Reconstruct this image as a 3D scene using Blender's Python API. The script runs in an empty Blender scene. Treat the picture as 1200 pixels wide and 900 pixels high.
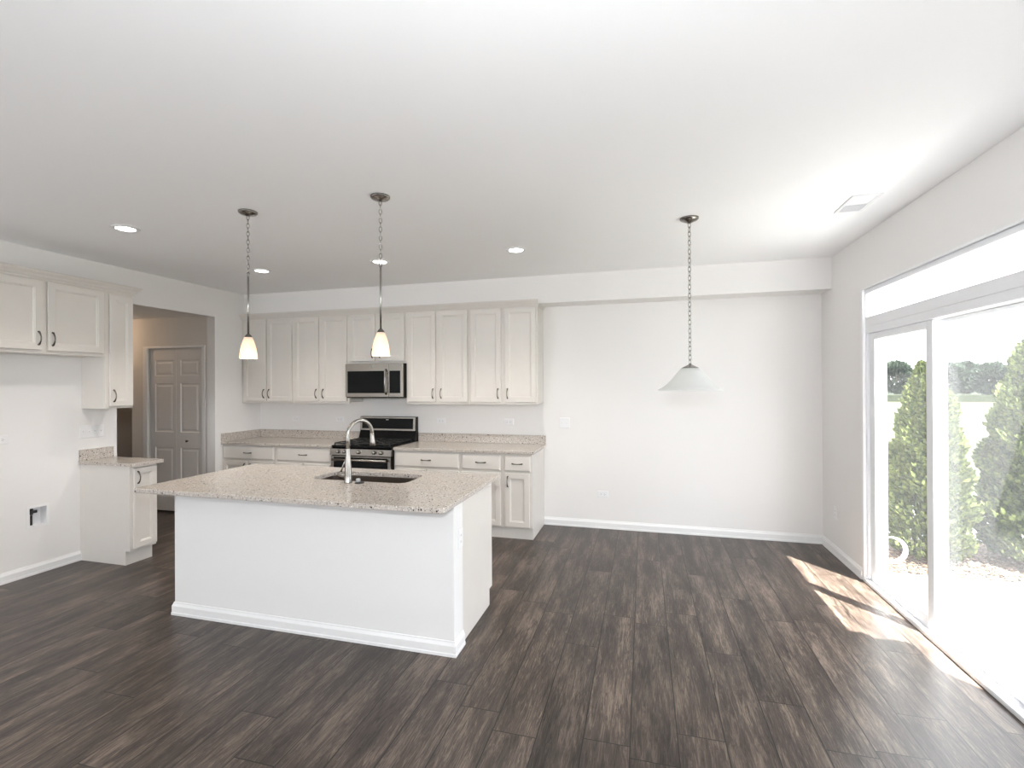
import bpy, math, random
from mathutils import Vector, Matrix
from mathutils.geometry import tessellate_polygon

C = bpy.context.scene
COL = C.collection
PI = math.pi

# ------------------------------------------------------------------ dimensions
R, L, B, H = 1.715, -5.032, 5.475, 2.79       # right wall, left wall, back wall, ceiling
SOF_Y, SOF_Z = 5.200, 2.489                   # soffit face and underside
REAR = -3.0
CT = 0.915                                    # counter height
F_PX, YAW, PITCH, ROLL, CAM_H = 568.9, 0.2649, 0.0025, 0.005, 1.595

# ------------------------------------------------------------------ camera
s, c = math.sin(YAW), math.cos(YAW)
sp, cp = math.sin(PITCH), math.cos(PITCH)
sr, cr = math.sin(ROLL), math.cos(ROLL)
right = Vector((c, s, 0))
fwd = Vector((-s * cp, c * cp, sp))
up = Vector((s * sp, -c * sp, cp))
ax = right * cr - up * sr
ay = right * sr + up * cr
cam_d = bpy.data.cameras.new('camera')
cam_d.sensor_width = 36.0
cam_d.sensor_fit = 'HORIZONTAL'
cam_d.lens = F_PX / 1200.0 * 36.0
cam_d.clip_start = 0.05
cam_d.clip_end = 500
cam = bpy.data.objects.new('camera', cam_d)
COL.objects.link(cam)
cam.matrix_world = Matrix(((ax.x, ay.x, -fwd.x, 0), (ax.y, ay.y, -fwd.y, 0), (ax.z, ay.z, -fwd.z, CAM_H), (0, 0, 0, 1)))
C.camera = cam

# ------------------------------------------------------------------ exposure, world, sun, large lights
vs = C.view_settings
vs.view_transform = 'Standard'
vs.look = 'None'
vs.exposure = 1.62
vs.gamma = 1.0
vs.use_curve_mapping = False
C.display_settings.display_device = 'sRGB'
C.cycles.diffuse_bounces = 7
C.cycles.max_bounces = 14
C.cycles.transparent_max_bounces = 16
C.cycles.caustics_reflective = False
C.cycles.caustics_refractive = False

w = bpy.data.worlds.new('sky')
C.world = w
w.use_nodes = True
bg = w.node_tree.nodes['Background']
bg.inputs['Color'].default_value = (0.945, 0.95, 1.0, 1)
bg.inputs['Strength'].default_value = 3.1
# stronger ground glow added below the horizon to lift the ceiling, hazy sky above
_n, _k = w.node_tree.nodes, w.node_tree.links
_tc = _n.new('ShaderNodeTexCoord')
_sx = _n.new('ShaderNodeSeparateXYZ')
_rp = _n.new('ShaderNodeMapRange')
_rp.inputs['From Min'].default_value = -0.06
_rp.inputs['From Max'].default_value = 0.0
_rp.inputs['To Min'].default_value = 4.6
_rp.inputs['To Max'].default_value = 3.1
_k.new(_tc.outputs['Generated'], _sx.inputs[0])
_k.new(_sx.outputs['Z'], _rp.inputs['Value'])
_k.new(_rp.outputs['Result'], bg.inputs['Strength'])

SUN_EL = math.radians(64)
sun_dir = Vector((-0.611 * math.cos(SUN_EL), 0.791 * math.cos(SUN_EL), -math.sin(SUN_EL)))   # travel direction


def light(name, kind, loc, energy, color=(1, 1, 1), direction=None, **kw):
    d = bpy.data.lights.new(name, kind)
    d.energy = energy
    d.color = color
    for k, v in kw.items():
        setattr(d, k, v)
    o = bpy.data.objects.new(name, d)
    COL.objects.link(o)
    o.location = loc
    if direction is not None:
        o.rotation_euler = Vector(direction).to_track_quat('-Z', 'Y').to_euler()
    return o


light('sun', 'SUN', (4, -4, 8), 20.0, (1.0, 0.95, 0.89), sun_dir, angle=math.radians(0.6))


def portal(name, loc, direction, sx, sy):
    o = light(name, 'AREA', loc, 1.0, (1, 1, 1), direction, shape='RECTANGLE', size=sx, size_y=sy)
    o.data.cycles.is_portal = True
    return o


portal('daylight_slider', (R + 0.20, 3.63, 1.16), (-1, 0, 0), 1.86, 2.40)
portal('added_daylight_rear', (-3.9, REAR - 0.14, 1.45), (0, 1, 0), 1.8, 1.8)  # portal of the unseen rear window, added for light
portal('added_daylight_right', (R + 0.20, -1.4, 1.45), (-1, 0, 0), 2.4, 1.8)  # portal of the unseen side window, also added for light

# the photographer's flash just above the lens
light('camera_flash', 'SPOT', (0.0, 0.0, CAM_H + 0.30), 46.0, (0.90, 0.95, 1.0), fwd, spot_size=math.radians(165), spot_blend=0.35, shadow_soft_size=0.02)


# ------------------------------------------------------------------ materials
def new_mat(name):
    m = bpy.data.materials.new(name)
    m.use_nodes = True
    nt = m.node_tree
    b = nt.nodes['Principled BSDF']
    return m, nt, b


def pmat(name, col, rough=0.5, metal=0.0, spec=0.5, emit=None, estr=0.0, bump=0.0, bscale=200.0, var=0.0, vscale=6.0):
    m, nt, b = new_mat(name)
    b.inputs['Base Color'].default_value = (*col, 1)
    b.inputs['Roughness'].default_value = rough
    b.inputs['Metallic'].default_value = metal
    b.inputs['Specular IOR Level'].default_value = spec
    if emit:
        b.inputs['Emission Color'].default_value = (*emit, 1)
        b.inputs['Emission Strength'].default_value = estr
    tc = nt.nodes.new('ShaderNodeTexCoord')
    if var > 0:
        n = nt.nodes.new('ShaderNodeTexNoise')
        n.inputs['Scale'].default_value = vscale
        r = nt.nodes.new('ShaderNodeValToRGB')
        r.color_ramp.elements[0].position = 0.3
        r.color_ramp.elements[1].position = 0.7
        r.color_ramp.elements[0].color = (*[x * (1 - var) for x in col], 1)
        r.color_ramp.elements[1].color = (*[min(1, x * (1 + var)) for x in col], 1)
        nt.links.new(tc.outputs['Object'], n.inputs['Vector'])
        nt.links.new(n.outputs['Fac'], r.inputs['Fac'])
        nt.links.new(r.outputs['Color'], b.inputs['Base Color'])
    if bump > 0:
        n = nt.nodes.new('ShaderNodeTexNoise')
        n.inputs['Scale'].default_value = bscale
        bp = nt.nodes.new('ShaderNodeBump')
        bp.inputs['Strength'].default_value = bump
        bp.inputs['Distance'].default_value = 0.002
        nt.links.new(tc.outputs['Object'], n.inputs['Vector'])
        nt.links.new(n.outputs['Fac'], bp.inputs['Height'])
        nt.links.new(bp.outputs['Normal'], b.inputs['Normal'])
    return m


M = {}
M['wall'] = pmat('wall_paint', (0.82, 0.805, 0.793), 0.75, spec=0.25)
M['ceiling'] = pmat('ceiling_paint', (0.92, 0.92, 0.925), 0.9, spec=0.15)
M['trim'] = pmat('trim_paint', (0.84, 0.84, 0.84), 0.4)
M['cab'] = pmat('cabinet_paint', (0.70, 0.668, 0.628), 0.42, var=0.012)
M['kneewall'] = pmat('island_paint', (0.82, 0.815, 0.81), 0.6, spec=0.3)
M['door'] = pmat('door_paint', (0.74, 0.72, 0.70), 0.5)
M['vinyl'] = pmat('white_vinyl', (0.84, 0.85, 0.87), 0.35)
M['plastic'] = pmat('white_plastic', (0.83, 0.83, 0.84), 0.35)
M['slot'] = pmat('outlet_slot', (0.12, 0.12, 0.12), 0.6)
M['greyplastic'] = pmat('grey_plastic', (0.42, 0.42, 0.44), 0.45)
M['steel'] = pmat('stainless_steel', (0.40, 0.375, 0.345), 0.27, 1.0, var=0.05, vscale=3)
M['nickel'] = pmat('brushed_nickel', (0.36, 0.345, 0.325), 0.22, 1.0)
M['canopy'] = pmat('satin_nickel_canopy', (0.27, 0.25, 0.23), 0.2, 1.0)
M['darknickel'] = pmat('dark_nickel', (0.16, 0.145, 0.13), 0.25, 1.0)
M['sinksteel'] = pmat('sink_steel', (0.20, 0.165, 0.14), 0.35, 1.0)
M['black'] = pmat('black_enamel', (0.007, 0.007, 0.0075), 0.2, spec=0.2)
M['iron'] = pmat('cast_iron', (0.015, 0.015, 0.015), 0.6, bump=0.1, bscale=300)
M['blackglass'] = pmat('black_glass', (0.005, 0.0055, 0.006), 0.06, spec=0.2)
M['blackplastic'] = pmat('black_plastic', (0.02, 0.02, 0.022), 0.4)
M['subtop'] = pmat('grey_subtop', (0.33, 0.33, 0.33), 0.7)
M['bulb'] = pmat('lamp_glow', (1, 1, 1), 0.5, emit=(1.0, 0.90, 0.76), estr=2.5)
M['led'] = pmat('downlight_glow', (1, 1, 1), 0.5, emit=(1.0, 0.96, 0.90), estr=9.0)
M['concrete'] = pmat('patio_concrete', (0.25, 0.25, 0.245), 0.85, var=0.06, vscale=4, bump=0.15, bscale=90)
M['siding'] = pmat('vinyl_siding', (0.62, 0.62, 0.60), 0.6)
M['bed'] = pmat('bed_soil', (0.12, 0.09, 0.07), 0.95, var=0.3, vscale=30)
M['bark'] = pmat('bark', (0.14, 0.10, 0.07), 0.9, var=0.3, vscale=30, bump=0.3, bscale=60)
M['hose'] = pmat('hose_vinyl', (0.80, 0.82, 0.80), 0.4)
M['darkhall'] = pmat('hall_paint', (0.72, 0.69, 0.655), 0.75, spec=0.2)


def glass_mat(name, tint=(0.97, 0.985, 0.98), gloss=0.025, veil=0.0):
    m = bpy.data.materials.new(name)
    m.use_nodes = True
    nt = m.node_tree
    nt.nodes.clear()
    out = nt.nodes.new('ShaderNodeOutputMaterial')
    tr = nt.nodes.new('ShaderNodeBsdfTransparent')
    tr.inputs['Color'].default_value = (*tint, 1)
    gl = nt.nodes.new('ShaderNodeBsdfGlossy')
    gl.inputs['Roughness'].default_value = 0.0
    mx = nt.nodes.new('ShaderNodeMixShader')
    mx.inputs['Fac'].default_value = gloss
    nt.links.new(tr.outputs[0], mx.inputs[1])
    nt.links.new(gl.outputs[0], mx.inputs[2])
    last = mx
    if veil > 0:
        df = nt.nodes.new('ShaderNodeBsdfTranslucent')  # translucent veil put into the pane for glare and screen haze
        df.inputs['Color'].default_value = (0.85, 0.88, 0.92, 1)
        mx2 = nt.nodes.new('ShaderNodeMixShader')
        mx2.inputs['Fac'].default_value = veil
        nt.links.new(mx.outputs[0], mx2.inputs[1])
        nt.links.new(df.outputs[0], mx2.inputs[2])
        last = mx2
    nt.links.new(last.outputs[0], out.inputs['Surface'])
    return m


M['glass'] = glass_mat('window_glass', veil=0.012)
M['glare_screen_glass'] = glass_mat('glare_haze_glass', veil=0.022)


def frosted(name, col, transl, emit=None, estr=0.0):
    m = bpy.data.materials.new(name)
    m.use_nodes = True
    nt = m.node_tree
    nt.nodes.clear()
    out = nt.nodes.new('ShaderNodeOutputMaterial')
    tl = nt.nodes.new('ShaderNodeBsdfTranslucent')
    tl.inputs['Color'].default_value = (*col, 1)
    pb = nt.nodes.new('ShaderNodeBsdfPrincipled')
    pb.inputs['Base Color'].default_value = (*col, 1)
    pb.inputs['Roughness'].default_value = 0.35
    if emit:
        pb.inputs['Emission Color'].default_value = (*emit, 1)
        pb.inputs['Emission Strength'].default_value = estr
    mx = nt.nodes.new('ShaderNodeMixShader')
    mx.inputs['Fac'].default_value = transl
    nt.links.new(pb.outputs[0], mx.inputs[1])
    nt.links.new(tl.outputs[0], mx.inputs[2])
    nt.links.new(mx.outputs[0], out.inputs['Surface'])
    return m


M['litshade'] = frosted('lit_frosted_glass', (0.84, 0.72, 0.62), 0.30, (1.0, 0.80, 0.62), 0.05)
M['shade'] = frosted('frosted_glass', (0.86, 0.87, 0.86), 0.45)


def granite():
    m, nt, b = new_mat('speckled_granite')
    N, K = nt.nodes, nt.links
    tc = N.new('ShaderNodeTexCoord')
    n1 = N.new('ShaderNodeTexNoise')
    n1.inputs['Scale'].default_value = 95
    n1.inputs['Detail'].default_value = 5
    n1.inputs['Roughness'].default_value = 0.7
    K.new(tc.outputs['Object'], n1.inputs['Vector'])
    r1 = N.new('ShaderNodeValToRGB')
    e = r1.color_ramp.elements
    e[0].position, e[0].color = 0.30, (0.33, 0.285, 0.25, 1)
    e[1].position, e[1].color = 0.72, (0.68, 0.65, 0.615, 1)
    x = e.new(0.48)
    x.color = (0.50, 0.45, 0.405, 1)
    K.new(n1.outputs['Fac'], r1.inputs['Fac'])
    prev = r1.outputs['Color']

    def specks(scale, thr, size, col, prev):
        v = N.new('ShaderNodeTexVoronoi')
        v.inputs['Scale'].default_value = scale
        K.new(tc.outputs['Object'], v.inputs['Vector'])
        sep = N.new('ShaderNodeSeparateColor')
        K.new(v.outputs['Color'], sep.inputs[0])
        a = N.new('ShaderNodeMath'); a.operation = 'LESS_THAN'; a.inputs[1].default_value = thr
        K.new(sep.outputs[0], a.inputs[0])
        d = N.new('ShaderNodeMath'); d.operation = 'LESS_THAN'; d.inputs[1].default_value = size
        K.new(v.outputs['Distance'], d.inputs[0])
        mu = N.new('ShaderNodeMath'); mu.operation = 'MULTIPLY'
        K.new(a.outputs[0], mu.inputs[0]); K.new(d.outputs[0], mu.inputs[1])
        mx = N.new('ShaderNodeMix'); mx.data_type = 'RGBA'
        K.new(mu.outputs[0], mx.inputs['Factor'])
        K.new(prev, mx.inputs['A'])
        mx.inputs['B'].default_value = (*col, 1)
        return mx.outputs['Result']
    prev = specks(90, 0.06, 0.40, (0.80, 0.78, 0.74), prev)
    prev = specks(120, 0.12, 0.40, (0.24, 0.20, 0.17), prev)
    prev = specks(64, 0.075, 0.36, (0.035, 0.03, 0.03), prev)
    prev = specks(170, 0.07, 0.5, (0.05, 0.045, 0.04), prev)
    K.new(prev, b.inputs['Base Color'])
    b.inputs['Roughness'].default_value = 0.16
    return m


M['granite'] = granite()


def plank_floor():
    m, nt, b = new_mat('dark_plank_floor')
    N, K = nt.nodes, nt.links
    PW, PL, X0 = 0.2055, 1.22, -0.067
    tc = N.new('ShaderNodeTexCoord')
    sx = N.new('ShaderNodeSeparateXYZ')
    K.new(tc.outputs['Object'], sx.inputs[0])

    def math_(op, a, bb=None, cc=None):
        n = N.new('ShaderNodeMath'); n.operation = op
        for i, v in enumerate((a, bb, cc)):
            if v is None: continue
            if isinstance(v, (int, float)): n.inputs[i].default_value = v
            else: K.new(v, n.inputs[i])
        return n.outputs[0]
    u = math_('DIVIDE', math_('SUBTRACT', sx.outputs['X'], X0), PW)
    row = math_('FLOOR', u)
    fu = math_('SUBTRACT', u, row)
    wn = N.new('ShaderNodeTexWhiteNoise'); wn.noise_dimensions = '1D'
    K.new(row, wn.inputs['W'])
    v = math_('ADD', math_('DIVIDE', sx.outputs['Y'], PL), math_('MULTIPLY', wn.outputs['Value'], 7.3))
    colm = math_('FLOOR', v)
    fv = math_('SUBTRACT', v, colm)
    cb = N.new('ShaderNodeCombineXYZ')
    K.new(row, cb.inputs[0]); K.new(colm, cb.inputs[1])
    wn2 = N.new('ShaderNodeTexWhiteNoise'); wn2.noise_dimensions = '2D'
    K.new(cb.outputs[0], wn2.inputs['Vector'])
    # grain
    gx = N.new('ShaderNodeCombineXYZ')
    K.new(math_('ADD', math_('MULTIPLY', sx.outputs['X'], 1.0), math_('MULTIPLY', wn2.outputs['Value'], 37.0)), gx.inputs[0])
    K.new(math_('ADD', math_('MULTIPLY', sx.outputs['Y'], 0.075), math_('MULTIPLY', wn2.outputs['Value'], 11.0)), gx.inputs[1])
    g1 = N.new('ShaderNodeTexNoise')
    g1.inputs['Scale'].default_value = 75
    g1.inputs['Detail'].default_value = 7
    g1.inputs['Roughness'].default_value = 0.78
    g1.inputs['Distortion'].default_value = 1.6
    K.new(gx.outputs[0], g1.inputs['Vector'])
    g2x = N.new('ShaderNodeCombineXYZ')
    K.new(math_('ADD', sx.outputs['X'], math_('MULTIPLY', wn2.outputs['Value'], 19.0)), g2x.inputs[0])
    K.new(math_('MULTIPLY', sx.outputs['Y'], 0.16), g2x.inputs[1])
    g2 = N.new('ShaderNodeTexNoise')
    g2.inputs['Scale'].default_value = 11
    g2.inputs['Detail'].default_value = 4
    K.new(g2x.outputs[0], g2.inputs['Vector'])
    gr = math_('ADD', math_('MULTIPLY', g1.outputs['Fac'], 0.64), math_('MULTIPLY', g2.outputs['Fac'], 0.36))
    rp = N.new('ShaderNodeValToRGB')
    e = rp.color_ramp.elements
    e[0].position, e[0].color = 0.37, (0.012, 0.009, 0.0075, 1)
    e[1].position, e[1].color = 0.65, (0.25, 0.192, 0.153, 1)
    x = e.new(0.50); x.color = (0.068, 0.051, 0.042, 1)
    K.new(gr, rp.inputs['Fac'])
    tone = math_('ADD', math_('MULTIPLY', wn2.outputs['Value'], 0.36), 0.68)
    mt = N.new('ShaderNodeMix'); mt.data_type = 'RGBA'; mt.blend_type = 'MULTIPLY'
    mt.inputs['Factor'].default_value = 1
    K.new(rp.outputs['Color'], mt.inputs['A'])
    tcb = N.new('ShaderNodeCombineColor')
    for i in range(3): K.new(tone, tcb.inputs[i])
    K.new(tcb.outputs[0], mt.inputs['B'])
    # seams
    eu = math_('MULTIPLY', math_('MINIMUM', fu, math_('SUBTRACT', 1.0, fu)), PW)
    ev = math_('MULTIPLY', math_('MINIMUM', fv, math_('SUBTRACT', 1.0, fv)), PL)
    ed = math_('MINIMUM', eu, ev)
    seam = math_('LESS_THAN', ed, 0.0026)
    ms = N.new('ShaderNodeMix'); ms.data_type = 'RGBA'
    K.new(seam, ms.inputs['Factor']); K.new(mt.outputs['Result'], ms.inputs['A'])
    ms.inputs['B'].default_value = (0.008, 0.007, 0.006, 1)
    K.new(ms.outputs['Result'], b.inputs['Base Color'])
    b.inputs['Specular IOR Level'].default_value = 0.38
    rr = math_('ADD', math_('MULTIPLY', g1.outputs['Fac'], 0.20), 0.22)
    K.new(rr, b.inputs['Roughness'])
    bp = N.new('ShaderNodeBump')
    bp.inputs['Strength'].default_value = 0.25
    bp.inputs['Distance'].default_value = 0.002
    hh = math_('SUBTRACT', g1.outputs['Fac'], math_('MULTIPLY', seam, 1.0))
    K.new(hh, bp.inputs['Height'])
    K.new(bp.outputs['Normal'], b.inputs['Normal'])
    return m


M['floor'] = plank_floor()


def leaf_mat(name, c0, c1, scale=5.0):
    m, nt, b = new_mat(name)
    N, K = nt.nodes, nt.links
    tc = N.new('ShaderNodeTexCoord')
    n = N.new('ShaderNodeTexNoise')
    n.inputs['Scale'].default_value = scale
    n.inputs['Detail'].default_value = 6
    n.inputs['Roughness'].default_value = 0.8
    K.new(tc.outputs['Object'], n.inputs['Vector'])
    r = N.new('ShaderNodeValToRGB')
    r.color_ramp.elements[0].position, r.color_ramp.elements[0].color = 0.40, (*c0, 1)
    r.color_ramp.elements[1].position, r.color_ramp.elements[1].color = 0.62, (*c1, 1)
    K.new(n.outputs['Fac'], r.inputs['Fac'])
    K.new(r.outputs['Color'], b.inputs['Base Color'])
    b.inputs['Roughness'].default_value = 0.7
    b.inputs['Specular IOR Level'].default_value = 0.15
    return m


M['arbor'] = leaf_mat('arborvitae_leaves', (0.013, 0.026, 0.010), (0.135, 0.155, 0.045), 32)
M['treeleaf'] = leaf_mat('tree_leaves', (0.022, 0.036, 0.024), (0.04, 0.055, 0.034), 1)
M['grass'] = leaf_mat('lawn_grass', (0.020, 0.025, 0.010), (0.027, 0.031, 0.013), 0.7)
M['meadow'] = leaf_mat('meadow', (0.014, 0.019, 0.010), (0.021, 0.026, 0.012), 0.4)
M['chips'] = leaf_mat('bark_chips', (0.05, 0.032, 0.024), (0.20, 0.15, 0.11), 25)


# ------------------------------------------------------------------ mesh builder
class MB:
    def __init__(self):
        self.v, self.f, self.smooth = [], [], []

    def add(self, vs_, fs, smooth=False):
        n = len(self.v)
        self.v += [tuple(p) for p in vs_]
        for f in fs:
            self.f.append([i + n for i in f])
            self.smooth.append(smooth)
        return self

    def box(self, x0, x1, y0, y1, z0, z1, ch=0.0):
        if ch <= 0:
            v = [(x, y, z) for z in (z0, z1) for y in (y0, y1) for x in (x0, x1)]
            return self.add(v, [(0, 2, 3, 1), (4, 5, 7, 6), (0, 1, 5, 4), (2, 6, 7, 3), (0, 4, 6, 2), (1, 3, 7, 5)])
        # chamfered box: rings along z
        def ring(i, z):
            a, b_, c_, d = x0 + i, x1 - i, y0 + i, y1 - i
            k = ch
            return [(a + k, c_, z), (b_ - k, c_, z), (b_, c_ + k, z), (b_, d - k, z), (b_ - k, d, z), (a + k, d, z), (a, d - k, z), (a, c_ + k, z)]
        return self.loft([ring(ch, z0), ring(0, z0 + ch), ring(0, z1 - ch), ring(ch, z1)], caps=True)

    def loft(self, rings, caps=True, closed=True, smooth=False):
        n = len(rings[0])
        vs_ = [p for r in rings for p in r]
        fs = []
        for k in range(len(rings) - 1):
            for i in range(n if closed else n - 1):
                j = (i + 1) % n
                fs.append((k * n + i, k * n + j, (k + 1) * n + j, (k + 1) * n + i))
        self.add(vs_, fs, smooth)
        if caps:
            self.add(rings[0], [tuple(reversed(range(n)))])
            self.add(rings[-1], [tuple(range(n))])
        return self

    def lathe(self, prof, seg=32, center=(0, 0, 0), caps=False, smooth=True, axis='z', dirv=None):
        """prof: list of (r, h) going up the axis"""
        cx, cy, cz = center
        if dirv is not None:
            q = Vector((0, 0, 1)).rotation_difference(Vector(dirv).normalized())
        rings = []
        for r, h in prof:
            ring = []
            for i in range(seg):
                t = 2 * PI * i / seg
                p = Vector((max(r, 1e-5) * math.cos(t), max(r, 1e-5) * math.sin(t), h))
                if dirv is not None:
                    p = q @ p
                ring.append((p.x + cx, p.y + cy, p.z + cz))
            rings.append(ring)
        self.loft(rings, caps=caps, smooth=smooth)
        return self

    def tube(self, pts, rad, seg=10, closed=False, caps=True):
        pts = [Vector(p) for p in pts]
        n = len(pts)
        if not hasattr(rad, '__len__'):
            rad = [rad] * n
        rings = []
        prev = None
        for i in range(n):
            a = pts[(i - 1) % n] if (closed or i > 0) else pts[i]
            b_ = pts[(i + 1) % n] if (closed or i < n - 1) else pts[i]
            t = (b_ - a).normalized()
            if prev is None:
                ref = Vector((0, 0, 1)) if abs(t.z) < 0.9 else Vector((1, 0, 0))
                nrm = t.cross(ref).normalized()
            else:
                nrm = (prev - t * prev.dot(t)).normalized()
            prev = nrm
            bi = t.cross(nrm)
            rings.append([tuple(pts[i] + (nrm * math.cos(2 * PI * k / seg) + bi * math.sin(2 * PI * k / seg)) * rad[i]) for k in range(seg)])
        if closed:
            rings.append(rings[0])
        self.loft(rings, caps=caps and not closed, smooth=True)
        return self

    def sweep(self, path, prof, side=1, caps=True):
        """path: XY polyline; prof: (outward, z) closed outline; outward = right of travel when side=1"""
        P = [Vector((p[0], p[1])) for p in path]
        rings = []
        for i, p in enumerate(P):
            ns = []
            if i > 0:
                d = (P[i] - P[i - 1]).normalized(); ns.append(Vector((d.y, -d.x)) * side)
            if i < len(P) - 1:
                d = (P[i + 1] - P[i]).normalized(); ns.append(Vector((d.y, -d.x)) * side)
            if len(ns) == 2:
                m_ = (ns[0] + ns[1]).normalized()
                m_ = m_ / max(0.2, m_.dot(ns[0]))
            else:
                m_ = ns[0]
            rings.append([(p.x + m_.x * o, p.y + m_.y * o, z) for o, z in prof])
        return self.loft(rings, caps=caps)

    def plate(self, outer, z0, z1, hole=None):
        loops = [[Vector((x, y, 0)) for x, y in outer]]
        if hole:
            loops.append([Vector((x, y, 0)) for x, y in hole])
        tris = tessellate_polygon(loops)
        flat = [p for l in loops for p in l]
        self.add([(p.x, p.y, z1) for p in flat], [tuple(t) for t in tris])
        self.add([(p.x, p.y, z0) for p in flat], [tuple(reversed(t)) for t in tris])
        for l in loops:
            n = len(l)
            vs_ = [(p.x, p.y, z0) for p in l] + [(p.x, p.y, z1) for p in l]
            self.add(vs_, [(i, (i + 1) % n, n + (i + 1) % n, n + i) for i in range(n)])
        return self

    def build(self, name, mat, parent=None, loc=None, fix=True, auto=None):
        me = bpy.data.meshes.new(name)
        me.from_pydata(self.v, [], self.f)
        me.validate()
        for p, sm in zip(me.polygons, self.smooth):
            p.use_smooth = sm
        if fix:
            import bmesh
            bm = bmesh.new()
            bm.from_mesh(me)
            bmesh.ops.remove_doubles(bm, verts=bm.verts, dist=1e-6)
            bmesh.ops.recalc_face_normals(bm, faces=bm.faces)
            bm.to_mesh(me)
            bm.free()
        me.materials.append(mat)
        o = bpy.data.objects.new(name, me)
        COL.objects.link(o)
        if parent is not None:
            o.parent = parent
        if loc is not None:
            o.location = loc
        return o


def tag(o, label=None, cat=None, group=None, kind=None):
    if label: o['label'] = label
    if cat: o['category'] = cat
    if group: o['group'] = group
    if kind: o['kind'] = kind
    return o


def thing(name, label, cat, loc=(0, 0, 0), rotz=0.0, group=None, kind=None):
    o = bpy.data.objects.new(name, None)
    o.empty_display_size = 0.1
    COL.objects.link(o)
    o.location = loc
    o.rotation_euler = (0, 0, rotz)
    return tag(o, label, cat, group, kind)


def copy_tree(o, parent=None):
    n = o.copy()
    COL.objects.link(n)
    if parent is not None:
        n.parent = parent
    for ch in list(o.children):
        copy_tree(ch, n)
    return n


def rrect(x0, x1, y0, y1, r, seg=6):
    pts = []
    rr = r if hasattr(r, '__len__') else [r] * 4
    cs = [(x1, y0, -1, 1, -PI / 2, rr[0]), (x1, y1, -1, -1, 0, rr[1]), (x0, y1, 1, -1, PI / 2, rr[2]), (x0, y0, 1, 1, PI, rr[3])]
    for cx, cy, sx_, sy_, a0, q in cs:
        if q <= 0:
            pts.append((cx, cy)); continue
        for k in range(seg + 1):
            t = a0 + PI / 2 * k / seg
            pts.append((cx + sx_ * q + q * math.cos(t), cy + sy_ * q + q * math.sin(t)))
    return pts


def struct(mb, name, mat, label, cat, parent=None):
    o = mb.build(name, mat, parent)
    if parent is None:
        tag(o, label, cat, kind='structure')
    return o


# ================================================================== ROOM SHELL
T = 0.12
HALL_Y = 4.808
struct(MB().box(-9.0, R + 0.15, REAR - T, 7.6, -0.10, 0.0), 'floor', M['floor'], 'dark brown wood plank floor running through the whole room', 'floor')
struct(MB().box(L - T, R + T, REAR - T, B + T, H, H + 0.12), 'ceiling', M['ceiling'], 'flat white ceiling above the kitchen', 'ceiling')
struct(MB().box(L, R, SOF_Y, B, SOF_Z, H), 'ceiling_soffit', M['wall'], 'boxed soffit along the top of the back wall', 'soffit')
struct(MB().box(L - T, R + T, B, B + T, 0, H), 'wall_back', M['wall'], 'long pale wall behind the range and cabinets', 'wall')

OP0, OP1, OPZ = 3.612, 4.753, 2.445
m = MB()
BXC, BZC, BW, BH = 2.962, 0.492, 0.064, 0.078      # recess for the water valve box
m.box(L - T, L, REAR, BXC - BW, 0, H)
m.box(L - T, L, BXC + BW, OP0, 0, H)
m.box(L - T, L, BXC - BW, BXC + BW, 0, BZC - BH)
m.box(L - T, L, BXC - BW, BXC + BW, BZC + BH, H)
m.box(L - T, L, OP0, OP1, OPZ, H)
m.box(L - T, L, OP1, B, 0, H)
struct(m, 'wall_left', M['wall'], 'pale wall on the left with the opening to the hallway', 'wall')

DY0, DY1, DZ = 2.70, 4.560, 2.352           # slider opening in the right wall
RT = 0.17
m = MB()
WZ0, WZ1 = 0.55, 2.35
m.box(R, R + RT, DY1, B, 0, H)
m.box(R, R + RT, DY0, DY1, DZ, H)
m.box(R, R + RT, -0.2, DY0, 0, H)
m.box(R, R + RT, -2.6, -0.2, 0, WZ0)
m.box(R, R + RT, -2.6, -0.2, WZ1, H)
m.box(R, R + RT, REAR, -2.6, 0, H)
struct(m, 'wall_right', M['wall'], 'pale wall on the right around the sliding patio door', 'wall')

m = MB()
m.box(L, -4.8, REAR - T, REAR, 0, H)
m.box(-3.0, R, REAR - T, REAR, 0, H)
m.box(-4.8, -3.0, REAR - T, REAR, 0, WZ0)
m.box(-4.8, -3.0, REAR - T, REAR, WZ1, H)
struct(m, 'wall_rear', M['wall'], 'pale wall opposite the kitchen with an unseen window added for light', 'wall')


def added_window(name, cx, cy, rot, hw, label):  # unseen windows added behind the camera to brighten the room
    t = thing(name, label, 'window', (cx, cy, WZ0), rot, kind='structure')
    f = MB()
    hh = WZ1 - WZ0
    k = hw - 0.06
    for a, b_, z0, z1 in ((-hw, -k, 0, hh), (k, hw, 0, hh), (-k, k, 0, 0.06), (-k, k, hh - 0.06, hh), (-0.03, 0.03, 0.06, hh - 0.06)):
        f.box(a, b_, -0.09, -0.03, z0, z1)
    f.build('window_frame', M['vinyl'], t)
    MB().box(-k, k, -0.063, -0.057, 0.06, hh - 0.06).build('window_pane', M['glass'], t)
    return t


added_window('added_window_rear', -3.9, REAR, 0, 0.9, 'unseen white framed window added for light in the rear wall opposite the kitchen')
added_window('added_window_right', R, -1.4, -PI / 2 + PI, 1.2, 'unseen wide white framed window added for light in the right wall behind the viewpoint')

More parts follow.
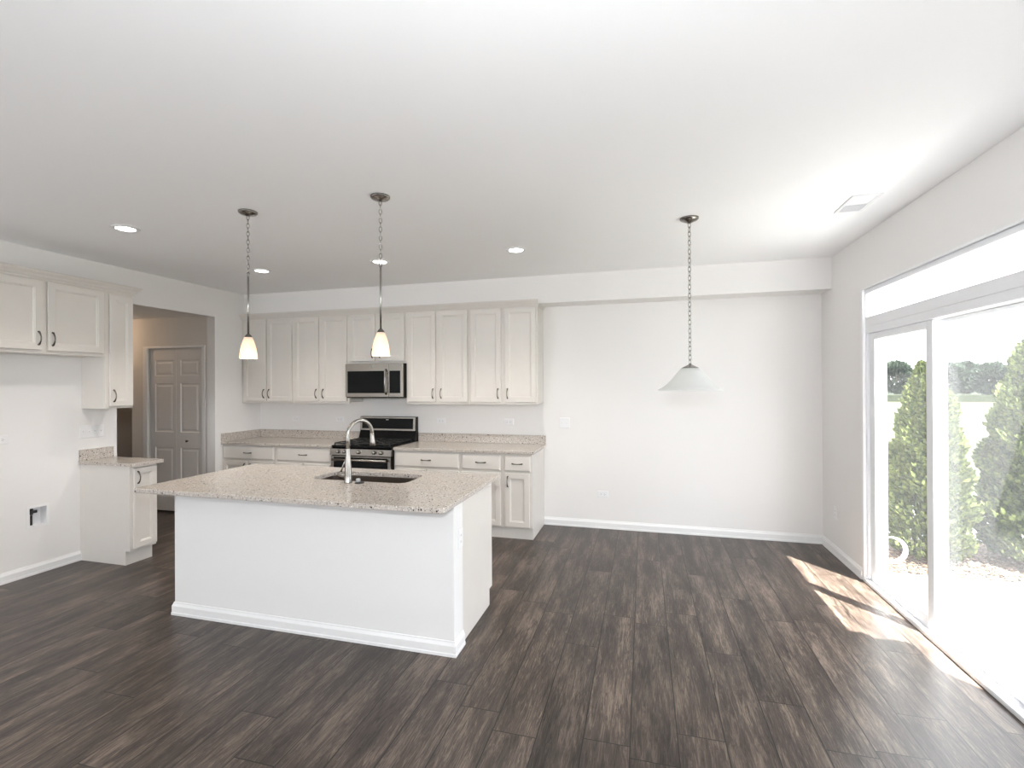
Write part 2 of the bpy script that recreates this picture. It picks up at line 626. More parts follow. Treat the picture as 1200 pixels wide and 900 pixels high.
# hallway beyond the opening
HX1 = L - T
D0, D1, DTOP = -6.150, -5.285, 2.075
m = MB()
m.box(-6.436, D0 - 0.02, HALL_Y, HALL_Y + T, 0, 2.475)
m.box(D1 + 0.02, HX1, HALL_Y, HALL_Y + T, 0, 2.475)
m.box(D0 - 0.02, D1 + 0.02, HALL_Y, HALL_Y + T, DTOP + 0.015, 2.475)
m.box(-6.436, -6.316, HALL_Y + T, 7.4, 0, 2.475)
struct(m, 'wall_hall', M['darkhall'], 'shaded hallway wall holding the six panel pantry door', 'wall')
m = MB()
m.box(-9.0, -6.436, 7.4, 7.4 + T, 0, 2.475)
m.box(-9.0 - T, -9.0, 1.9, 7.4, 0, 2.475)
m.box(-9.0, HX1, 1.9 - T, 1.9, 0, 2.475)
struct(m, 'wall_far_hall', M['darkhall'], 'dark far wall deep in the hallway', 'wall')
struct(MB().box(-9.0, HX1, 1.9, 7.4, 2.475, 2.55), 'ceiling_hall', M['ceiling'], 'lower shaded ceiling of the hallway', 'ceiling')
# closet behind the pantry door
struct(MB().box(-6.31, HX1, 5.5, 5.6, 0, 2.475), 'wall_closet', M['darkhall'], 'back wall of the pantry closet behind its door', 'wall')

BASE = [(0, 0), (0.016, 0), (0.016, 0.016), (0.013, 0.02), (0.013, 0.062), (0.006, 0.078), (0.004, 0.088), (0, 0.088)]


def base_run(name, path, label, side=1):
    o = MB().sweep(path, BASE, side).build(name, M['trim'])
    return tag(o, label, 'baseboard', kind='structure')


base_run('baseboard_back', [(-1.105, B), (R, B)], 'white baseboard along the bare stretch of back wall')
base_run('baseboard_right', [(R, B - 0.016), (R, DY1 + 0.0)], 'short white baseboard between room corner and patio door')
base_run('baseboard_left', [(L, REAR), (L, 3.288)], 'white baseboard along the left wall by the refrigerator space')
base_run('baseboard_hall', [(-6.436, HALL_Y), (D0 - 0.085, HALL_Y)], 'white baseboard beside the pantry door casing')

# pantry door
dr = thing('door_2', 'shaded six panel pantry door seen through the hallway opening', 'door', (D0, HALL_Y, 0.0), 0, kind='structure')
m = MB()
cw = 0.075
W2 = D1 - D0
CAS = [(-cw, 0.0), (-cw, -0.016), (-0.02, -0.012), (-0.008, -0.007), (-0.008, 0)]
for sgn in (0, 1):
    x0, x1 = (-cw - 0.005, -0.005) if sgn == 0 else (W2 + 0.005, W2 + 0.052)
    m.box(x0, x1, -0.016, -0.0005, 0, DTOP + 0.01 + cw * 0.0, 0.003)
m.box(-cw - 0.005, W2 + 0.052, -0.016, -0.0005, DTOP + 0.011, DTOP + 0.035, 0.003)
m.build('door_casing', M['trim'], dr)
MB().box(-0.006, W2 + 0.006, 0.02, 0.06, DTOP - 0.022, DTOP + 0.012).build('door_track', M['darkhall'], dr)


def panel_slab(mb, x0, x1, z0, z1, panels, t=0.034, yf=0.0):
    """slab in XZ with raised panels on its -y face (face at yf)"""
    xsx = sorted({x0, x1} | {p[0] for p in panels} | {p[1] for p in panels})
    zsz = sorted({z0, z1} | {p[2] for p in panels} | {p[3] for p in panels})
    for i in range(len(xsx) - 1):
        for k in range(len(zsz) - 1):
            a, b_, c_, d = xsx[i], xsx[i + 1], zsz[k], zsz[k + 1]
            hit = [p for p in panels if p[0] <= a and p[1] >= b_ and p[2] <= c_ and p[3] >= d]
            if not hit:
                mb.add([(a, yf, c_), (b_, yf, c_), (b_, yf, d), (a, yf, d)], [(0, 1, 2, 3)])
    for a, b_, c_, d in panels:
        rings = [[(a + q, yf + y, c_ + q), (b_ - q, yf + y, c_ + q), (b_ - q, yf + y, d - q), (a + q, yf + y, d - q)]
                 for q, y in ((0, 0), (0.006, 0.009), (0.022, 0.010), (0.042, 0.003))]
        mb.loft(rings, caps=False)
        mb.add(rings[-1], [(0, 1, 2, 3)])
    mb.add([(x0, yf + t, z0), (x1, yf + t, z0), (x1, yf + t, z1), (x0, yf + t, z1)], [(3, 2, 1, 0)])
    mb.add([(x0, yf, z0), (x1, yf, z0), (x1, yf + t, z0), (x0, yf + t, z0), (x0, yf, z1), (x1, yf, z1), (x1, yf + t, z1), (x0, yf + t, z1)],
           [(0, 3, 2, 1), (4, 5, 6, 7), (0, 4, 7, 3), (1, 2, 6, 5)])
    return mb


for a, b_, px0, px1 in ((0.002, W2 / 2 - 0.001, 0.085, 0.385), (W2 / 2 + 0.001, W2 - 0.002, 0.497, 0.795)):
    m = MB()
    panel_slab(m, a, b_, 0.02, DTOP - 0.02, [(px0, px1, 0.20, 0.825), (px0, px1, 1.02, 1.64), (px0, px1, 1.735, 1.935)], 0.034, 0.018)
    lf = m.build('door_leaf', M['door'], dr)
    if px0 > 0.3:
        MB().lathe([(0.0, 0), (0.006, 0.0), (0.006, 0.014), (0.014, 0.020), (0.016, 0.028), (0.011, 0.036), (0.0, 0.038)], 16, (0.622, 0.018, 0.915), dirv=(0, -1, 0)).build('knob', M['darknickel'], lf)

# ================================================================== SLIDING PATIO DOOR + TRANSOM
door = thing('door_1', 'white vinyl sliding patio door in the right wall', 'door', (R, 0, 0), 0, kind='structure')
FY0, FY1 = DY0 + 0.005, DY1 - 0.030        # frame outer
X0, X1 = 0.012, 0.150
ZT = 1.995                                   # underside of head
m = MB()
m.box(X0, X1, FY1 - 0.03, FY1, 0, ZT + 0.06, 0.002)
m.box(X0, X1, FY0, FY0 + 0.03, 0, ZT + 0.06, 0.002)
m.box(X0, X1, FY0 + 0.03, FY1 - 0.03, ZT, ZT + 0.055, 0.002)
m.build('door_frame', M['vinyl'], door)
m = MB()
m.box(-0.012, 0.028, FY0, FY1, 0.0, 0.030, 0.003)
m.box(0.028, 0.16, FY0, FY1, 0.0, 0.016)
m.box(0.072, 0.078, FY0 + 0.03, FY1 - 0.03, 0.016, 0.026)
m.build('sill', M['vinyl'], door)
MB().box(0.030, 0.071, FY0 + 0.03, FY1 - 0.03, 0.0165, 0.0185).build('track', M['greyplastic'], door)
MID = 3.650


def sash(name, y0, y1, x0, x1, ra, rb, gmat, z0=0.022, z1=ZT - 0.004, rt=0.05):
    """ra: stile width at y0, rb: at y1"""
    f = MB()
    f.box(x0, x1, y0, y0 + ra, z0, z1, 0.002)
    f.box(x0, x1, y1 - rb, y1, z0, z1, 0.002)
    f.box(x0, x1, y0 + ra, y1 - rb, z0, z0 + 0.085, 0.002)
    f.box(x0, x1, y0 + ra, y1 - rb, z1 - rt, z1, 0.002)
    o = f.build(name, M['vinyl'], door)
    xm = (x0 + x1) / 2
    MB().box(xm - 0.003, xm + 0.003, y0 + ra, y1 - rb, z0 + 0.085, z1 - rt).build('glass_pane', gmat, o)
    return o


sd = sash('sliding_panel', MID - 0.03, FY1 - 0.034, 0.030, 0.068, 0.075, 0.085, M['glass'])
fx = sash('fixed_panel', FY0 + 0.034, MID + 0.025, 0.084, 0.116, 0.09, 0.038, M['glare_screen_glass'], rt=0.022)

tr = thing('window_1', 'long narrow transom window above the sliding patio door', 'window', (R, 0, 0), 0, kind='structure')
m = MB()
TZ0, TZ1 = ZT + 0.056, DZ - 0.004
m.box(X0, X1, FY0, FY1, TZ0, TZ0 + 0.075, 0.002)
m.box(X0, X1, FY0, FY1, TZ1 - 0.035, TZ1, 0.002)
m.box(X0, X1, FY0, FY0 + 0.035, TZ0 + 0.075, TZ1 - 0.035)
m.box(X0, X1, FY1 - 0.02, FY1, TZ0 + 0.075, TZ1 - 0.035)
m.build('window_frame', M['vinyl'], tr)
MB().box(0.077, 0.083, FY0 + 0.035, FY1 - 0.02, TZ0 + 0.075, TZ1 - 0.035).build('glass_pane', M['glass'], tr)
# interior corner trim of the opening
m = MB()
m.box(R - 0.006, R + 0.0115, DY1 - 0.028, DY1 + 0.012, 0, DZ + 0.012, 0.002)
m.box(R - 0.006, R + 0.0115, DY0, DY1 - 0.028, DZ - 0.003, DZ + 0.012, 0.002)
tag(m.build('trim_1', M['trim']), 'slim white trim edging the patio door opening', 'trim', kind='structure')

# ================================================================== OUTSIDE
GZ = -0.12
m = MB().box(R + RT + 0.002, 3.6, 0.6, 5.15, GZ - 0.1, GZ)
m.box(R + RT + 0.002, 8.0, -6.0, 0.599, GZ - 0.1, GZ)  # unseen extension added to bounce light up through the side window
struct(m, 'patio', M['concrete'], 'bright concrete patio slab just outside the sliding door, with an unseen extension added for bounce light', 'patio')
struct(MB().box(R + RT + 0.002, 14, 6.35, 8.9, GZ - 0.1, GZ - 0.005), 'path', M['concrete'], 'bright concrete walk beyond the shrubs', 'path')
struct(MB().box(R + RT + 0.002, 14, 5.15, 6.35, GZ - 0.1, GZ - 0.01), 'ground_bed', M['bed'], 'brown planting bed along the patio edge', 'ground')
struct(MB().box(R + RT + 0.002, 90, -30, 120, GZ - 0.2, GZ - 0.06), 'ground_lawn', M['grass'], 'sunlit lawn stretching away past the patio', 'lawn')
struct(MB().box(8, 95, 55, 75, GZ - 0.06, 0.45), 'field_meadow', M['meadow'], 'darker band of tall field growth across the lawn', 'field')
# house exterior shading the door
struct(MB().box(R + RT, 2.005, 2.57, 7.0, 2.86, 2.95), 'roof_eave', M['siding'], 'white roof eave overhanging the patio door', 'roof')
m = MB()
m.box(R + RT, 2.30, -0.2, 2.30, GZ - 0.1, 2.42)
m.box(R + RT, 2.30, 2.30, 2.56, 2.42, 2.52)
m.box(R + RT, 2.10, 2.56, 2.62, 2.42, 2.52)
struct(m, 'wall_exterior', M['siding'], 'pale siding bump-out of the house beside the patio door', 'wall')

random.seed(11)


def leaves(mb, n, fn, size, upw=0.6):
    for _ in range(n):
        p, nr = fn()
        d = (nr + Vector((random.uniform(-.5, .5), random.uniform(-.5, .5), upw + random.uniform(-.3, .3)))).normalized()
        side = d.cross(Vector((random.uniform(-1, 1), random.uniform(-1, 1), random.uniform(-1, 1)))).normalized()
        sz = size * random.uniform(0.6, 1.35)
        w_ = sz * 0.32
        a = p - side * w_ * 0.5
        b_ = p + side * w_ * 0.5
        mid_ = p + d * sz * 0.55
        mb.add([a, b_, mid_ + side * w_, p + d * sz, mid_ - side * w_], [(0, 1, 2, 3, 4)])


def arbor(x, y, h, r, n, label):
    t = thing('arborvitae', label, 'shrub', (x, y, GZ - 0.01))
    t['group'] = 'arborvitae in the planting bed'
    m_ = MB()

    def fn():
        k = random.random() ** 0.85
        z = 0.03 + k * (h - 0.05)
        rad = r * (min(1, (z / h) / 0.12 + 0.55)) * (1 - (z / h) ** 2.2) ** 0.75
        a = random.uniform(0, 2 * PI)
        rad2 = rad * (0.84 + 0.10 * math.sin(a * 5 + z * 7) + 0.10 * math.sin(z * 19 + a * 3) + random.uniform(-0.12, 0.05)) * (1 if random.random() < 0.72 else random.uniform(0.5, 0.9))
        nr = Vector((math.cos(a), math.sin(a), 0.25))
        return Vector((rad2 * math.cos(a), rad2 * math.sin(a), z)), nr
    leaves(m_, n, fn, 0.055, 0.8)
    m_.build('foliage', M['arbor'], t, fix=False)
    m2 = MB()
    m2.tube([(0, 0, -0.02), (0.01, 0, h * 0.5), (0, 0.01, h * 0.9)], [0.035, 0.022, 0.006], 8)
    for k in range(14):
        a = k * 2.4
        z = h * (0.06 + 0.055 * k)
        q = r * 0.7 * (1 - (z / h) ** 2)
        m2.tube([(0, 0, z), (q * math.cos(a), q * math.sin(a), z + q * 0.9)], [0.010, 0.003], 5)
    m2.build('trunk', M['bark'], t)
    return t


arbor(2.70, 5.70, 1.93, 0.36, 15000, 'slim arborvitae shrub seen through the sliding panel, nearer the room corner')
arbor(3.68, 5.75, 2.28, 0.53, 26000, 'taller fuller arborvitae shrub seen through the fixed pane, cut by picture edge')

m = MB()
for _ in range(3600):
    px, py = random.uniform(1.95, 4.6), random.uniform(5.16, 6.3)
    a = random.uniform(0, PI)
    l_, w_ = random.uniform(0.02, 0.05), random.uniform(0.008, 0.016)
    d1 = Vector((math.cos(a), math.sin(a), random.uniform(-.3, .3))) * l_
    d2 = Vector((-math.sin(a), math.cos(a), random.uniform(-.3, .3))) * w_
    p = Vector((px, py, GZ + 0.004))
    q = Vector((0, 0, 0.006))
    m.add([p, p + d1, p + d1 + d2, p + d2, p + q, p + d1 + q, p + d1 + d2 + q, p + d2 + q], [(4, 5, 6, 7), (0, 1, 5, 4), (1, 2, 6, 5), (2, 3, 7, 6), (3, 0, 4, 7)])
tag(m.build('mulch', M['chips'], fix=False), 'brown bark mulch spread around the arborvitae shrubs', 'mulch', kind='stuff')

# white hose loop by the shrub
m = MB()
for k, (rr_, oy) in enumerate(((0.115, 0), (0.108, 0.02), (0.120, -0.018))):
    m.tube([(rr_ * math.cos(t * PI / 14), oy, rr_ * math.sin(t * PI / 14)) for t in range(28)], 0.006, 8, closed=True)
m.tube([(-0.06, 0, -0.085), (-0.10, -0.03, -0.115), (-0.25, -0.06, -0.118)], 0.009, 8)
hs = m.build('garden_hose', M['hose'], None, (2.345, 5.33, GZ + 0.118 + 0.012))
hs.location = (2.235, 5.33, GZ + 0.155)
tag(hs, 'white coiled loop of garden hose beside the slim arborvitae', 'hose')

# far trees
tree_spots = [
    (25.7, 60, 3.7, 'distant green tree seen through the sliding panel beyond the slim arborvitae'),
    (30.5, 60, 3.4, 'distant green tree seen through the fixed pane close to the middle stile'),
    (33.4, 63, 3.7, 'distant green tree midway between middle stile and taller arborvitae'),
    (32.2, 57, 3.3, 'distant green tree half hidden by the left edge of the taller arborvitae')]
for i, (tx, ty, th, lab) in enumerate(tree_spots):
    t = thing('tree', lab, 'tree', (tx, ty, 0.45), group='distant tree row')
    m = MB()

    def fn(th=th):
        v_ = Vector((random.gauss(0, 1), random.gauss(0, 1), random.gauss(0, 1))).normalized()
        q = random.uniform(0.75, 1.0)
        return Vector((v_.x * 1.25 * q, v_.y * 1.15 * q, th * 0.56 - 0.3 + v_.z * th * 0.40 * q)), v_
    leaves(m, 2600, fn, 0.42, 0.2)
    m.build('crown', M['treeleaf'], t, fix=False)
    MB().tube([(0, 0, -0.4), (0.05, 0, th * 0.4), (0, 0, th * 0.75)], [0.12, 0.09, 0.03], 8).build('trunk', M['bark'], t)


# ================================================================== CABINETS
def ring_slab(mb, x0, x1, z0, z1, yf, steps):
    """front slab: steps are (inset, depth outwards) from the back; back plane at yf, front toward -y"""
    rings = [[(x0 + q, yf - d, z0 + q), (x1 - q, yf - d, z0 + q), (x1 - q, yf - d, z1 - q), (x0 + q, yf - d, z1 - q)] for q, d in steps]
    mb.loft(rings, caps=True)
    return mb


DOOR_STEPS = [(0, 0.002), (0, 0.019), (0.003, 0.023), (0.050, 0.023), (0.052, 0.018), (0.059, 0.0175), (0.063, 0.011)]
DRAWER_STEPS = [(0, 0.002), (0, 0.014), (0.004, 0.018), (0.013, 0.023)]


def handle_mesh(length=0.105):
    m_ = MB()
    n = 13
    pts, rad = [], []
    for i in range(n):
        t = i / (n - 1) * 2 - 1
        pts.append((0, -0.006 - 0.024 * (1 - abs(t) ** 2.2), t * length / 2))
        rad.append(0.0044 + 0.0036 * abs(t) ** 2.5)
    m_.tube(pts, rad, 8)
    for sg in (-1, 1):
        m_.lathe([(0.0, 0.0), (0.0075, 0.0), (0.007, 0.004), (0.005, 0.010), (0.0, 0.012)], 12, (0, 0, sg * length / 2), dirv=(0, -1, 0))
    return m_


HANDLE = handle_mesh().build('handle', M['darknickel'])
HANDLE_ME = HANDLE.data
bpy.data.objects.remove(HANDLE)


def add_handle(parent, x, y, z, horizontal=False):
    o = bpy.data.objects.new('handle', HANDLE_ME)
    COL.objects.link(o)
    o.parent = parent
    o.location = (x, y, z)
    if horizontal:
        o.rotation_euler = (0, PI / 2, 0)
    return o


def cab_door(root, x0, x1, z0, z1, yf, hx, hz):
    m_ = MB()
    ring_slab(m_, x0, x1, z0, z1, yf, DOOR_STEPS)
    d = m_.build('door', M['cab'], root)
    add_handle(d, hx, yf - 0.023, hz)
    return d


def wall_cabinet(label, loc, rotz, w_, depth, z0, z1, doors, light_rail=True):
    """loc: back-left-bottom corner in its own frame; local x width, -y front; doors: (x0,x1,z0,z1,handle_side)"""
    t = thing('wall_cabinet', label, 'cabinet', loc, rotz)
    m_ = MB()
    m_.box(0, w_, -depth + 0.0, 0, 0, z1 - z0, 0.001)
    m_.build('body', M['cab'], t)
    if light_rail:
        MB().box(0.001, w_ - 0.001, -depth - 0.008, -depth + 0.03, -0.012, 0.0).build('light_rail', M['cab'], t)
    for a, b_, c_, d, hs_ in doors:
        hx = b_ - 0.03 if hs_ > 0 else a + 0.03
        cab_door(t, a, b_, c_ - z0, d - z0, -depth, hx, c_ - z0 + 0.095)
    return t


YB = B - 0.001
UD = 0.302                      # box depth of the uppers
UZ0, UZ1 = 1.394, 2.4885
zd0, zd1 = 1.408, 2.447
upp = [
    (-5.030, -4.243, [(-4.992, -4.647, 1), (-4.628, -4.262, -1)], 'tall two door wall cabinet in the back corner, beside the left wall'),
    (-4.242, -3.452, [(-4.224, -3.870, 1), (-3.830, -3.475, -1)], 'tall two door wall cabinet between corner cabinet and microwave'),
    (-2.685, -1.900, [(-2.661, -2.310, 1), (-2.268, -1.919, -1)], 'tall two door wall cabinet directly to the right of the microwave'),
    (-1.899, -1.110, [(-1.879, -1.528, 1), (-1.479, -1.128, -1)], 'tall two door wall cabinet at the free end of the back row'),
]
for a, b_, ds, lab in upp:
    tt = wall_cabinet(lab, (a, YB, UZ0), 0, b_ - a, UD, UZ0, UZ1, [(x0 - a, x1 - a, zd0, zd1, hs_) for x0, x1, hs_ in ds])
a, b_ = -3.451, -2.686
wall_cabinet('short two door wall cabinet above the microwave', (a, YB, 1.862), 0, b_ - a, UD, 1.862, UZ1,
             [(-3.435 - a, -3.090 - a, 1.889, zd1, 1), (-3.050 - a, -2.702 - a, 1.889, zd1, -1)], light_rail=False)
CROWN = [(0, 0), (0.008, 0), (0.012, 0.012), (0.022, 0.020), (0.030, 0.036), (0.046, 0.052), (0.050, 0.060), (0.056, 0.062), (0.056, 0.074), (0, 0.074)]
fy = YB - UD
m = MB().sweep([(-5.030, fy), (-1.109, fy)], [(o, z + 2.452) for o, z in CROWN])
MB().sweep([(0.789, -UD), (0.789, -0.002)], [(o * 0.35, 2.452 - UZ0 + z * 0.48) for o, z in CROWN]).build('crown_return', M['cab'], tt)
tag(m.build('crown_molding', M['cab']), 'cream crown molding topping the back wall cabinets', 'molding')

# left wall uppers (fronts face +X)
LX = L + 0.001
DL = 0.289
wall_cabinet('two door wall cabinet above the empty refrigerator space', (LX, 2.365, 1.872), PI / 2, 3.299 - 2.365, DL, 1.872, 2.485,
             [(2.382 - 2.365, 2.815 - 2.365, 1.900, 2.462, 1), (2.852 - 2.365, 3.285 - 2.365, 1.900, 2.462, -1)], light_rail=False)
wall_cabinet('narrow single door wall cabinet beside the hallway opening', (LX, 3.300, 1.398), PI / 2, 0.250, DL, 1.398, 2.485,
             [(0.032, 0.241, 1.420, 2.450, -1)], light_rail=False)
m = MB().sweep([(LX + DL, 2.365), (LX + DL, 3.551), (LX + 0.0, 3.551)], [(o, z + 2.474) for o, z in CROWN])
tag(m.build('crown_molding', M['cab']), 'cream crown molding topping the left wall cabinets', 'molding')


def base_cabinet(label, loc, rotz, w_, depth, fronts, toe=0.06, toe_h=0.115, kick_inset=(0, 0)):
    t = thing('base_cabinet', label, 'cabinet', loc, rotz)
    zt = CT - 0.031
    MB().box(0, w_, -depth, 0, toe_h, zt, 0.001).build('body', M['cab'], t)
    MB().box(kick_inset[0], w_ - kick_inset[1], -depth + toe, 0, 0, toe_h).build('toe_kick', M['cab'], t)
    for f in fronts:
        if f[0] == 'drawer':
            _, x0, x1, z0, z1 = f
            m_ = MB()
            ring_slab(m_, x0, x1, z0, z1, -depth, DRAWER_STEPS)
            d = m_.build('drawer', M['cab'], t)
            add_handle(d, (x0 + x1) / 2, -depth - 0.023, (z0 + z1) / 2, True)
        else:
            _, x0, x1, z0, z1, hs_ = f
            hx = x1 - 0.03 if hs_ > 0 else x0 + 0.03
            cab_door(t, x0, x1, z0, z1, -depth, hx, z1 - 0.085)
    return t


BD = 0.608
a, b_ = -5.030, -4.247
base_cabinet('base cabinet under the back counter in the corner by the left wall', (a, YB, 0), 0, b_ - a, BD,
             [('drawer', 0.020, b_ - a - 0.022, 0.712, 0.872), ('door', 0.020, 0.375, 0.130, 0.690, 1), ('door', 0.400, b_ - a - 0.022, 0.130, 0.690, -1)], 0.02)
a, b_ = -4.246, -3.460
base_cabinet('base cabinet under the back counter just left of the range', (a, YB, 0), 0, b_ - a, BD,
             [('drawer', 0.025, b_ - a - 0.025, 0.712, 0.872), ('door', 0.025, 0.382, 0.130, 0.690, 1), ('door', 0.404, b_ - a - 0.025, 0.130, 0.690, -1)], 0.02)
a, b_ = -2.680, -1.892
base_cabinet('base cabinet under the back counter just right of the range', (a, YB, 0), 0, b_ - a, BD,
             [('drawer', 0.012, b_ - a - 0.015, 0.706, 0.868), ('door', 0.012, 0.385, 0.130, 0.682, 1), ('door', 0.405, b_ - a - 0.015, 0.130, 0.682, -1)], 0.02)
a, b_ = -1.891, -1.426
base_cabinet('medium width base cabinet second from the free end of the back counter', (a, YB, 0), 0, b_ - a, BD,
             [('drawer', 0.018, b_ - a - 0.020, 0.706, 0.866), ('door', 0.018, b_ - a - 0.020, 0.130, 0.682, -1)], 0.02)
a, b_ = -1.425, -1.108
base_cabinet('narrowest base cabinet at the free end of the back counter', (a, YB, 0), 0, b_ - a, BD,
             [('drawer', 0.022, b_ - a - 0.016, 0.704, 0.862), ('door', 0.030, b_ - a - 0.030, 0.130, 0.682, -1)], 0.02)
# cabinet standing at the end of the left wall
base_cabinet('narrow single door base cabinet standing against the left wall', (LX, 3.286, 0), PI / 2, 0.242, 0.603,
             [('door', 0.026, 0.236, 0.148, 0.866, -1)], 0.050, 0.125)

# ================================================================== COUNTERTOPS
GZ0 = CT - 0.030


def counter_thing(label, loc):
    return thing('countertop', label, 'countertop', loc)


cy0 = B - 0.645
t = counter_thing('speckled granite countertop in the back corner, left of the range', (0, 0, 0))
MB().box(L + 0.001, -3.462, cy0, B - 0.001, GZ0, CT, 0.003).build('slab', M['granite'], t)
MB().box(L + 0.021, -3.462, B - 0.021, B - 0.001, CT, CT + 0.102, 0.002).build('backsplash', M['granite'], t)
MB().box(L + 0.001, L + 0.021, cy0 + 0.002, B - 0.001, CT, CT + 0.102, 0.002).build('backsplash', M['granite'], t)
t = counter_thing('speckled granite countertop right of the range', (0, 0, 0))
MB().box(-2.676, -1.085, cy0, B - 0.001, GZ0, CT, 0.003).build('slab', M['granite'], t)
MB().box(-2.676, -1.088, B - 0.021, B - 0.001, CT, CT + 0.102, 0.002).build('backsplash', M['granite'], t)
t = counter_thing('small speckled granite top on the narrow left wall cabinet', (0, 0, 0))
m = MB().plate(rrect(L + 0.001, -4.380, 3.272, 3.572, [0.012, 0.012, 0, 0]), GZ0, CT)
m.build('slab', M['granite'], t)
MB().box(L + 0.001, L + 0.021, 3.274, 3.570, CT, CT + 0.102, 0.002).build('backsplash', M['granite'], t)

# ================================================================== ISLAND
IX0, IX1, IY0, IYW, IY1 = -3.186, -1.084, 2.672, 2.815, 3.428
isl = thing('kitchen_island', 'white kitchen island with panelled knee wall facing the room', 'island', ((IX0 + IX1) / 2, (IY0 + IY1) / 2, 0))
ox, oy = (IX0 + IX1) / 2, (IY0 + IY1) / 2


def lb(m_, x0, x1, y0, y1, z0, z1, ch=0):
    return m_.box(x0 - ox, x1 - ox, y0 - oy, y1 - oy, z0, z1, ch)


lb(MB(), IX0, IX1, IY0, IYW, 0, GZ0 - 0.001, 0.002).build('knee_wall', M['kneewall'], isl)
m = MB().sweep([(IX0 - ox, IYW - oy), (IX0 - ox, IY0 - oy), (IX1 - ox, IY0 - oy), (IX1 - ox, IYW - oy)], BASE, 1)
m.build('baseboard', M['trim'], isl)
m = MB()
for x0, x1, y0, y1, z0 in ((IX0 + 0.01, -2.44, IYW + 0.001, IY1, 0.115), (-1.55, IX1 - 0.007, IYW + 0.001, IY1, 0.115), (-2.44, -1.55, IYW + 0.001, IYW + 0.02, 0.115),
                       (-2.44, -1.55, IY1 - 0.018, IY1, 0.115)):
    lb(m, x0, x1, y0, y1, z0, GZ0 - 0.001)
lb(m, -2.44, -1.55, IYW + 0.02, IY1 - 0.018, 0.115, 0.133)
lb(m, IX0 + 0.01, IX1 - 0.007, IYW + 0.001, IY1 - 0.062, 0, 0.115)
m.build('body', M['cab'], isl)
# rear doors and drawers facing the range
for k in range(4):
    x0 = IX0 + 0.03 + k * 0.515
    m = MB()
    rings = []
    for q, d in DOOR_STEPS:
        rings.append([(x0 + 0.49 - q - ox, IY1 + d - oy, 0.13 + q), (x0 + q - ox, IY1 + d - oy, 0.13 + q), (x0 + q - ox, IY1 + d - oy, 0.86 - q), (x0 + 0.49 - q - ox, IY1 + d - oy, 0.86 - q)])
    m.loft(rings)
    dd = m.build('door', M['cab'], isl)
    hh_ = add_handle(dd, x0 + (0.45 if k % 2 == 0 else 0.04) - ox, IY1 + 0.020 - oy, 0.77)
    hh_.rotation_euler = (0, 0, PI)

ict = thing('countertop', 'large speckled granite island top with the sink cut into it', 'countertop', (0, 0, 0))
CX0, CX1, CY0, CY1 = -3.318, -1.068, 2.482, 3.546
SX0, SX1, SY0, SY1 = -2.385, -1.605, 3.060, 3.395
hole = list(reversed(rrect(SX0, SX1, SY0, SY1, 0.075, 8)))
m = MB()
out0 = rrect(CX0, CX1, CY0, CY1, [0.050, 0.015, 0.015, 0.020], 8)
out1 = rrect(CX0 + 0.003, CX1 - 0.003, CY0 + 0.003, CY1 - 0.003, [0.047, 0.012, 0.012, 0.017], 8)
m.plate(out1, GZ0, CT, hole)
n = len(out0)
m.loft([[(x, y, GZ0) for x, y in out1], [(x, y, GZ0 + 0.003) for x, y in out0], [(x, y, CT - 0.003) for x, y in out0], [(x, y, CT) for x, y in out1]], caps=False)
m.build('slab', M['granite'], ict)

# sink
sk = thing('kitchen_sink', 'dark stainless undermount sink set into the island top', 'sink', ((SX0 + SX1) / 2, (SY0 + SY1) / 2, 0.68))
sx_, sy_ = (SX1 - SX0) / 2 + 0.006, (SY1 - SY0) / 2 + 0.006
m = MB()
rings = []
for q, z, rr_ in ((-0.002, GZ0 - 0.0015, 0.078), (0.0, 0.80, 0.075), (0.004, 0.72, 0.07), (0.03, 0.695, 0.06), (0.12, 0.690, 0.04)):
    rings.append([(x, y, z - 0.68) for x, y in rrect(-sx_ + q, sx_ - q, -sy_ + q, sy_ - q, rr_, 8)])
m.loft(rings, caps=False, smooth=True)
m.add(rings[-1], [tuple(range(len(rings[-1])))])
m.build('basin', M['sinksteel'], sk)
MB().lathe([(0.0, 0.0125), (0.02, 0.0125), (0.03, 0.011), (0.045, 0.013), (0.045, 0.0105)], 24, (0.0, 0.05, 0)).build('drain', M['nickel'], sk)

# faucet
fc = thing('kitchen_faucet', 'brushed nickel gooseneck faucet standing at the sink edge', 'faucet', (-2.012, 2.998, CT))
m = MB().lathe([(0.0, 0), (0.029, 0), (0.029, 0.006), (0.026, 0.014), (0.0245, 0.05), (0.0235, 0.10), (0.0195, 0.15), (0.0150, 0.20), (0.0135, 0.24)], 24)
m.build('base', M['nickel'], fc)
dx, dy = 0.42, 0.907
pts = [(0, 0, 0.23), (0, 0, 0.30)]
rad_ = 0.098
for k in range(0, 15):
    a_ = PI - (PI * 1.03) * k / 14
    q = rad_ + rad_ * math.cos(a_)
    pts.append((q * dx, q * dy, 0.335 + rad_ * 1.0 * math.sin(a_)))
MB().tube(pts, 0.0130, 14).build('spout', M['nickel'], fc)
e0 = Vector(pts[-1]); e1 = e0 + Vector((0.006 * dx, 0.006 * dy, -0.085))
MB().tube([e0 + Vector((0, 0, 0.008)), e0 * 0.9 + e1 * 0.1, e0 * 0.3 + e1 * 0.7, e1, e1 - Vector((0, 0, 0.002))], [0.0135, 0.0150, 0.0185, 0.0200, 0.014], 16).build('spray_head', M['nickel'], fc)
m = MB().tube([(-0.015, 0.005, 0.052), (-0.085, 0.030, 0.052), (-0.096, 0.034, 0.052)], [0.020, 0.0195, 0.016], 14)
hv = m.build('handle_hub', M['nickel'], fc)
MB().tube([(-0.078, 0.027, 0.066), (-0.060, 0.03, 0.115), (-0.045, 0.035, 0.155)], [0.006, 0.005, 0.0045], 8).build('lever', M['nickel'], hv)
